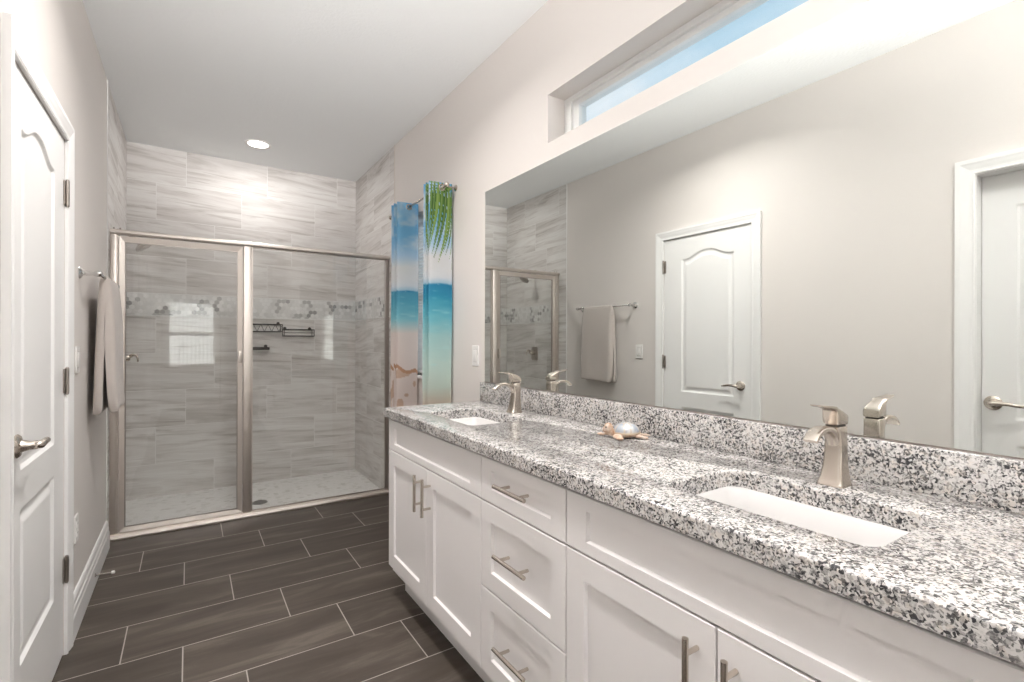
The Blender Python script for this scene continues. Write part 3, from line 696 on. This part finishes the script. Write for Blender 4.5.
def curtain(y0, N, pitch, panel, label):
    bm = BM(); lay = bm.verts.layers.float_color.new('print')
    cols, rows_ = N*44, 360; zt, zb_ = 2.185, .06
    grid = []
    for i in range(cols+1):
        t_ = i/44; g = []
        for j in range(rows_+1):
            z = zb_+(zt-zb_)*j/rows_; drop = (zt-z)/(zt-zb_)
            amp = .072*(1+.03*math.sin(t_*1.7+z))
            x = 1.266+amp*math.cos(PI*t_)+.004*math.sin(z*5+t_)*drop
            y = y0+pitch*(t_+math.sin(2*PI*t_)/(2*PI)*.9)+.004*math.sin(PI*t_*2+z*2.2)*drop
            v = bm.verts.new((x, y, z))
            s = t_
            wob = fold_noise(s*6, z*4)
            zz = z+.010*(wob-.5)
            if zz < 1.57: zz += .03*(fold_noise(s*3, z*45)-.5)*(1 if zz > 1.1 else .3)
            c = grad(zz)
            if zz > 1.58:
                cl = .55*fold_noise(s*1.3+3, z*11)+.3*fold_noise(s*3+1, z*27)+.15*fold_noise(s*7, z*60); c = lerp(c, (224, 226, 228), max(0, min(1, (cl-.42)*3.5))*(.6 if panel == 'far' else .85))
            elif zz > 1.08:
                fo = fold_noise(s*3+9, z*70); c = lerp(c, (190, 232, 232), max(0, fo-.72)*1.6)
            if panel == 'far' and .4 < s: # the beach on this panel reaches higher
                pass
            # driftwood branch and sand shade at the bottom
            br = 1.0+.05*(s % 1)+.012*math.sin(s*9)
            if panel == 'far':
                if z < 1.57: c = lerp(c, (200, 224, 226), .28)
                if z < 1.38: c = lerp((226, 214, 208), c, max(0, min(1, (z-1.28)/.10)))
                if abs(z-br) < .010+.006*fold_noise(s*9, 3): c = lerp(c, (180, 132, 98), .85)
                elif z < br and fold_noise(s*4, z*14) > .66: c = lerp(c, (186, 148, 120), .6)
                if 1.0 < s < 1.35 and z < br: c = lerp(c, (170, 120, 88), .6)
            if s > 1.02 and s < 1.5 and panel == 'near' and z < 1.03: c = lerp(c, (150, 90, 56), .75)
            # palm frond
            ls = None
            if panel == 'near' and s < 1.1 and z > 1.66: ls = leafcol(s, z)
            if panel == 'far' and 1.0 < s < 1.9 and z > 1.55: ls = leafcol(1.9-s, z)
            if panel == 'near' and 2.2 < s < 3.2 and z > 1.66: ls = leafcol(3.2-s, z)
            if ls: c = ls
            v[lay] = (*s2l(c), 1)
            g.append(v)
        grid.append(g)
    for a, b_ in zip(grid[:-1], grid[1:]):
        for j in range(rows_): bm.faces.new((a[j], b_[j], b_[j+1], a[j+1]))
    t = thing('curtain', (1.252, y0+N*pitch/2, zb_), label, 'curtain', 'beach print curtains')
    link('cloth', bm, 'curtain', t, True)
    for k in range(N):
        tt = k+math.acos((RX-1.266)/.072)/PI if k % 2 == 0 else k+1-math.acos((RX-1.266)/.072)/PI
        y = y0+pitch*(tt+math.sin(2*PI*tt)/(2*PI)*.9)
        bm = BM(); loft(bm, [[(RX+math.cos(a)*r, y+h, RZ+math.sin(a)*r) for h, r in ((-.0035, .013), (-.0045, .017), (-.0035, .021), (.0035, .021), (.0045, .017), (.0035, .013))] for a in [2*PI*q_/24 for q_ in range(25)]], cap=False)
        link('grommet', bm, 'nickel', t, True)
    return t
curtain(2.712, 5, .020, 'near', 'beach print curtain panel with palm frond hanging nearer to the mirror')
curtain(3.240, 5, .028, 'far', 'beach print curtain panel with sky and sand hanging nearer to the shower')

# ------------------------------------------------------------------ vanity cabinets
XF = .812
def shaker(y0, y1, z0, z1, sy, st, sb):
    """door or drawer front facing -x: bevelled slab with a recessed flat panel"""
    bm = BM(); x = XF; t = .020; e = .002
    def lp(xx, a, b_, c, d): return [(xx, y0+a, z0+c), (xx, y1-b_, z0+c), (xx, y1-b_, z1-d), (xx, y0+a, z1-d)]
    loft(bm, [lp(x+t, 0, 0, 0, 0), lp(x+e, 0, 0, 0, 0), lp(x, e, e, e, e), lp(x, sy, sy, sb, st), lp(x+.009, sy+.004, sy+.004, sb+.004, st+.004)])
    return bm
def pull(parent, y, z, L, vert):
    bm = BM(); x = XF-.036
    if vert: tube(bm, [(x, y, z-L/2), (x, y, z+L/2)], .0062, 16)
    else: tube(bm, [(x, y-L/2, z), (x, y+L/2, z)], .0062, 16)
    for k in (-.3, .3):
        p = (x, y, z+k*L) if vert else (x, y+k*L, z)
        tube(bm, [p, (XF+.0005, p[1], p[2])], .0048, 12)
    link('handle', bm, 'nickel', parent, 40)
def cabinet(y0, y1, label, kind, ends=()):
    g = .0018
    t = thing('vanity_cabinet', ((XF+XR)/2, (y0+y1)/2, 0), label, 'vanity cabinet', 'white shaker vanity cabinets')
    bm = BM()
    th = .018; xa, xb, za, zb_ = XF+.0215, XR-.002, .118, ZT-.0405
    box(bm, xa, xb, y0+.0005, y0+th, za, zb_); box(bm, xa, xb, y1-th, y1-.0005, za, zb_)       # sides
    box(bm, xa, xb-.002, y0+th, y1-th, za, za+th); box(bm, xb-.008, xb, y0+th, y1-th, za+th, zb_)   # bottom, back
    box(bm, xa, xa+th, y0+th, y1-th, zb_-.022, zb_)                                            # front rail
    if kind == 'drawers': box(bm, xa, xa+th, y0+th, y1-th, .70, .72); box(bm, xa, xa+th, y0+th, y1-th, .415, .435)
    else: box(bm, xa, xa+th, y0+th, y1-th, .70, .72)
    box(bm, XF+.085, XF+.10, y0+.0005, y1-.0005, 0, za)                                        # toe board
    for s in ends:
        ye = y1 if s > 0 else y0
        box(bm, XF+.10, xb, min(ye, ye-s*th), max(ye, ye-s*th), 0, za)
    link('body', bm, 'cabinet', t)
    F = XF
    if kind == 'sink':
        link('false_front', shaker(y0+g, y1-g, .712, .853, .075, .036, .030), 'cabinet', t)
        ym = (y0+y1)/2
        for a, b_, hy in ((y0+g, ym-g, ym-.040), (ym+g, y1-g, ym+.040)):
            d = link('door', shaker(a, b_, .150, .7075, .068, .064, .066), 'cabinet', t)
            pull(d, hy, .605, .150, True)
    else:
        for z0, z1 in ((.712, .853), (.430, .7075), (.150, .4255)):
            d = link('drawer', shaker(y0+g, y1-g, z0, z1, .062, .038 if z1 > .8 else .058, .044 if z1 > .8 else .058), 'cabinet', t)
            pull(d, (y0+y1)/2, (z0+z1)/2+.008, .165, False)
    return t
Y0, Y1, Y2, Y3 = .120, .983, 1.422, 2.323
cabinet(Y2, Y3, 'white shaker sink cabinet with two doors nearest the glass shower', 'sink', (1,))
cabinet(Y1, Y2, 'white shaker cabinet with a stack of three drawers', 'drawers')
cabinet(Y0, Y1, 'white shaker sink cabinet with two doors nearest the camera', 'sink', (-1,))

# ------------------------------------------------------------------ granite worktop, splashback, sinks
CX0, CY0, CY1 = .790, .100, 2.342
SX0, SX1 = .905, 1.165
HOLES = [(.335, .745), (1.665, 2.075)]
bm = BM()
outer = rrect(CX0, XR-.0015, CY0, CY1, .004, 3)
holes = [rrect(SX0, SX1, a, b_, .035, 7) for a, b_ in HOLES]
r = .007
def shrink(P, d):
    cx = sum(p[0] for p in P)/len(P); cy = sum(p[1] for p in P)/len(P)
    xs = [p[0] for p in P]; ys = [p[1] for p in P]; W, H_ = max(xs)-min(xs), max(ys)-min(ys)
    return [(cx+(p[0]-cx)*(1-2*d/W), cy+(p[1]-cy)*(1-2*d/H_)) for p in P]
def ringloops(P, sgn):
    L = []
    for dz, d in [(0, 0), (r*.3, r*.02), (r*.65, r*.2), (r*.9, r*.55), (r, r)]: L.append([(x, y, ZT-r+dz) for x, y in shrink(P, sgn*d)])
    return [[(x, y, ZT-.040) for x, y in P]]+L
tops, bots = [], []
for P, sgn in [(outer, 1)]+[(h, -.35) for h in holes]:
    L = loft(bm, ringloops(P, sgn), cap=False); bots.append(L[0]); tops.append(L[-1])
for ls in (tops, bots):
    flat = [v for l in ls for v in l]
    for tri in tessellate_polygon([[v.co.copy() for v in l] for l in ls]):
        try: bm.faces.new([flat[i] for i in tri])
        except ValueError: pass
ct = link('worktop', bm, 'granite', None, 50, loc=((CX0+XR)/2, (CY0+CY1)/2, ZT-.04))
tag(ct, 'speckled grey and white granite worktop over the white vanity cabinets', 'countertop')
bm = BM(); box(bm, 1.3232, XR-.0015, CY0, 2.335, ZT+.0003, 1.0060, .0015)
sb = link('splashback', bm, 'granite', None, 40, loc=(1.338, 1.2, ZT)); tag(sb, 'low speckled granite splashback strip beneath the wall mirror', 'backsplash')
def sink(y0, y1, label):
    cy = (y0+y1)/2; cx = (SX0+SX1)/2
    t = thing('undermount_sink', (cx, cy, ZT-.04), label, 'sink', 'undermount sinks')
    bm = BM(); zt = ZT-.0405
    def lp(m, z, rr): return [(x, y, z) for x, y in rrect(SX0-m, SX1+m, y0-m, y1+m, rr, 7)]
    loops = [lp(.022, zt-.012, .05), lp(.022, zt, .05), lp(-.002, zt, .034), lp(-.008, zt-.006, .034), lp(-.014, zt-.05, .036), lp(-.022, zt-.10, .04), lp(-.034, zt-.122, .05), lp(-.06, zt-.130, .06), lp(-.10, zt-.133, .02)]
    loft(bm, loops, cap=False); L = [v for v in bm.verts][-len(loops[0]):]; bm.faces.new(L)
    # outside of the bowl
    o2 = [lp(.022, zt-.012, .05), lp(.004, zt-.02, .05), lp(-.006, zt-.10, .05), lp(-.03, zt-.138, .06), lp(-.08, zt-.146, .03)]
    L2 = loft(bm, o2, cap=False); bm.faces.new(L2[-1]); bmesh.ops.remove_doubles(bm, verts=bm.verts, dist=1e-5)
    link('basin', bm, 'porcelain', t, 60)
    bm = BM(); lathe(bm, (cx+.03, cy, zt-.1335), (0, 0, 1), [(0, .024), (.003, .024), (.004, .02), (.002, .017), (.006, .012), (.007, .004)], 24); link('drain_stopper', bm, 'nickel', t, 40)
    return t
sink(*HOLES[1], 'white rectangular undermount sink at the shower end of the worktop')
sink(*HOLES[0], 'white rectangular undermount sink at the camera end of the worktop')

# ------------------------------------------------------------------ faucets
def faucet(x, y, label):
    t = thing('sink_faucet', (x, y, ZT), label, 'faucet', 'single lever faucets')
    def sec(cx, z, hx, hy, tilt=0, n=4, rr=.35):
        P = rrect(-hx, hx, -hy, hy, min(hx, hy)*rr, n); c, s = math.cos(tilt), math.sin(tilt)
        return [(x+cx+a*c, y+b_, z-a*s*-1*-1 if False else z+a*s) for a, b_ in P]
    bm = BM()   # pillar: broad foot, narrow waist, square shoulder
    L = []
    for z, xf, xb, hy in [(0, -.031, .027, .0285), (.003, -.031, .027, .0285), (.006, -.029, .026, .027), (.02, -.023, .025, .024), (.045, -.016, .024, .0205), (.075, -.012, .0235, .019), (.100, -.012, .0235, .0185), (.122, -.016, .0235, .0185), (.132, -.018, .0230, .0185), (.134, -.016, .021, .0165)]:
        L.append(sec((xf+xb)/2, ZT+z, (xb-xf)/2, hy))
    loft(bm, L); link('pillar', bm, 'nickel', t, 50)
    bm = BM()   # arched flat spout
    path = [(.002, .090, .013), (-.010, .110, .0105), (-.025, .1235, .0082), (-.043, .1305, .0066), (-.063, .1320, .0058), (-.083, .1290, .0053), (-.099, .1215, .005), (-.111, .1100, .0045)]
    L = []
    for i, (a, z, h) in enumerate(path):
        p, q_ = path[max(0, i-1)], path[min(len(path)-1, i+1)]; d = Vector((q_[0]-p[0], q_[1]-p[1])).normalized(); nx, nz2 = -d.y, d.x
        hw = .0150; sq = rrect(-h, h, -hw, hw, h*.6, 3); L.append([(x+a+nx*m_, y+w_, ZT+z+nz2*m_) for m_, w_ in sq])
    loft(bm, L); link('spout', bm, 'nickel', t, 50)
    bm = BM(); loft(bm, [sec(.003, ZT+.1335, .017, .016), sec(.003, ZT+.1362, .017, .016)]); link('collar', bm, 'dark', t, 40)
    bm = BM()   # wedge shaped handle block with its blade
    L = []
    for a, zl, zh, hw in [(.025, 0.1375, 0.1565, .0175), (.022, 0.1365, 0.1605, .0185), (.008, 0.1360, 0.1685, .0185), (-.008, 0.1360, 0.1755, .0180), (-.018, 0.1370, 0.1790, .0175), (-.0205, 0.1440, 0.1800, .0170), (-.0225, 0.1680, 0.1810, .0165), (-.030, 0.1740, 0.1820, .0160), (-.045, 0.1780, 0.1830, .0150), (-.062, 0.1800, 0.1843, .0140), (-.078, 0.1825, 0.1860, .0125), (-.090, 0.1855, 0.1880, .0105)]:
        sq = rrect((zl), (zh), -hw, hw, min((zh-zl)/2*.45, hw*.5), 3); L.append([(x+a, y+w_, ZT+m_) for m_, w_ in sq])
    loft(bm, L); link('lever_handle', bm, 'nickel', t, 50)
    return t
f0 = faucet(1.241, .540, 'brushed nickel single lever faucet behind the sink at the camera end')
dup(f0, (1.241, 1.870, ZT), 'brushed nickel single lever faucet behind the sink at the shower end')

# ------------------------------------------------------------------ mirror
mt = thing('wall_mirror', (XR-.003, 1.21, 1.0075), 'large frameless wall mirror above the granite splashback', 'mirror')
bm = BM(); box(bm, XM, XR-.001, .10, 2.325, 1.0100, 2.0413); link('mirror_glass', bm, 'mirror', mt)
bm = BM(); box(bm, XM-.0022, XR-.001, .10, 2.325, 1.0063, 1.0098); link('bottom_channel', bm, 'darkframe', mt)

# ------------------------------------------------------------------ turtle figurine
TC = Vector((1.225, 1.185, ZT))
F_ = Vector((-.836, .549, 0)); S_ = Vector((.549, .836, 0))     # forward, and away from the aisle
R3 = Matrix((F_, S_, Vector((0, 0, 1)))).transposed()
def L2W(a, b_, c): return TC+R3 @ Vector((a, b_, c))
tt = thing('turtle_figurine', tuple(TC), 'small ceramic sea turtle figurine with pearly shell lying by the splashback', 'figurine')
bm = BM()
def blob(c, r_, yaw=0, pitch=0):
    rot = R3 @ Matrix.Rotation(yaw, 3, 'Z') @ Matrix.Rotation(pitch, 3, 'Y'); ellipsoid(bm, L2W(*c), r_, rot)
blob((-.006, 0, .012), (.040, .031, .010)); blob((-.034, 0, .011), (.026, .016, .007))
blob((.034, 0, .018), (.015, .013, .012), 0, -.6); blob((.043, 0, .030), (.0145, .0140, .0165), 0, .1); blob((.053, 0, .025), (.0085, .010, .009))
blob((.022, -.032, .0095), (.015, .018, .0075), .2); blob((.019, -.046, .0075), (.012, .013, .0055), .3)
blob((.036, .022, .009), (.018, .012, .006), .5); blob((.058, .029, .0065), (.015, .0085, .0045), .25)
for s in (-1, 1):
    blob((-.044, s*.020, .008), (.016, .010, .005), s*-.6); blob((-.058, s*.027, .006), (.012, .008, .004), s*-.35)
blob((-.062, 0, .009), (.020, .006, .0045)); blob((-.074, .004, .007), (.010, .0045, .003))
bd = link('body', bm, 'skin', tt, True); md = bd.modifiers.new('weld', 'REMESH'); md.mode = 'VOXEL'; md.voxel_size = .0016; md.use_smooth_shade = True
md = bd.modifiers.new('soft', 'SMOOTH'); md.factor = .6; md.iterations = 4
bm = BM(); lay = bm.verts.layers.float_color.new('print')
na, nr = 48, 16; rows = []
scute = [(0.62, 0), (.2, 0), (-.22, 0), (-.6, 0), (.45, .5), (.45, -.5), (0, .6), (0, -.6), (-.42, .48), (-.42, -.48)]
for i in range(nr+1):
    u = i/nr*1.02; row = []
    for k in range(na):
        a = 2*PI*k/na; ca, sa = math.cos(a), math.sin(a)
        e = 1+.16*(max(0, -ca)**3); rr = math.sin(min(u, 1)*PI/2); px, py = ca*rr, sa*rr
        if i == nr: rr *= 1.0
        h = math.cos(min(u, 1)*PI/2)**.85
        ds = sorted(math.hypot(px-q_[0], (py-q_[1])*.9) for q_ in scute); seam = ds[1]-ds[0]
        g = .0012*min(1, seam/.10)
        v = bm.verts.new(L2W(px*.038*e-.008, py*.032, .014+.033*h+g*(1 if u < .95 else 0)))
        if u > .93: c = (225, 205, 180)
        else:
            c = lerp((222, 222, 222), (176, 182, 190), min(1, abs(px*1.6+.3)*.9)) if seam > .07 else (205, 190, 172)
            if seam > .07 and fold_noise(px*7+3, py*7) > .55: c = lerp(c, (140, 150, 165), .35)
        v[lay] = (*s2l(c), 1); row.append(v)
    rows.append(row)
for a, c in zip(rows[:-1], rows[1:]):
    for k in range(na): bm.faces.new((a[k], a[(k+1) % na], c[(k+1) % na], c[k]))
bm.faces.new(rows[-1]); bmesh.ops.remove_doubles(bm, verts=bm.verts, dist=1e-5)
link('shell', bm, 'shell', tt, True)
for s in (-1, 1): bm = BM(); ellipsoid(bm, L2W(.0525, s*.0105, .034), (.0026,)*3, seg=10, rings=8); link('eye', bm, 'dark', tt, True)
tt.scale = (1.12, 1.12, 1.12)
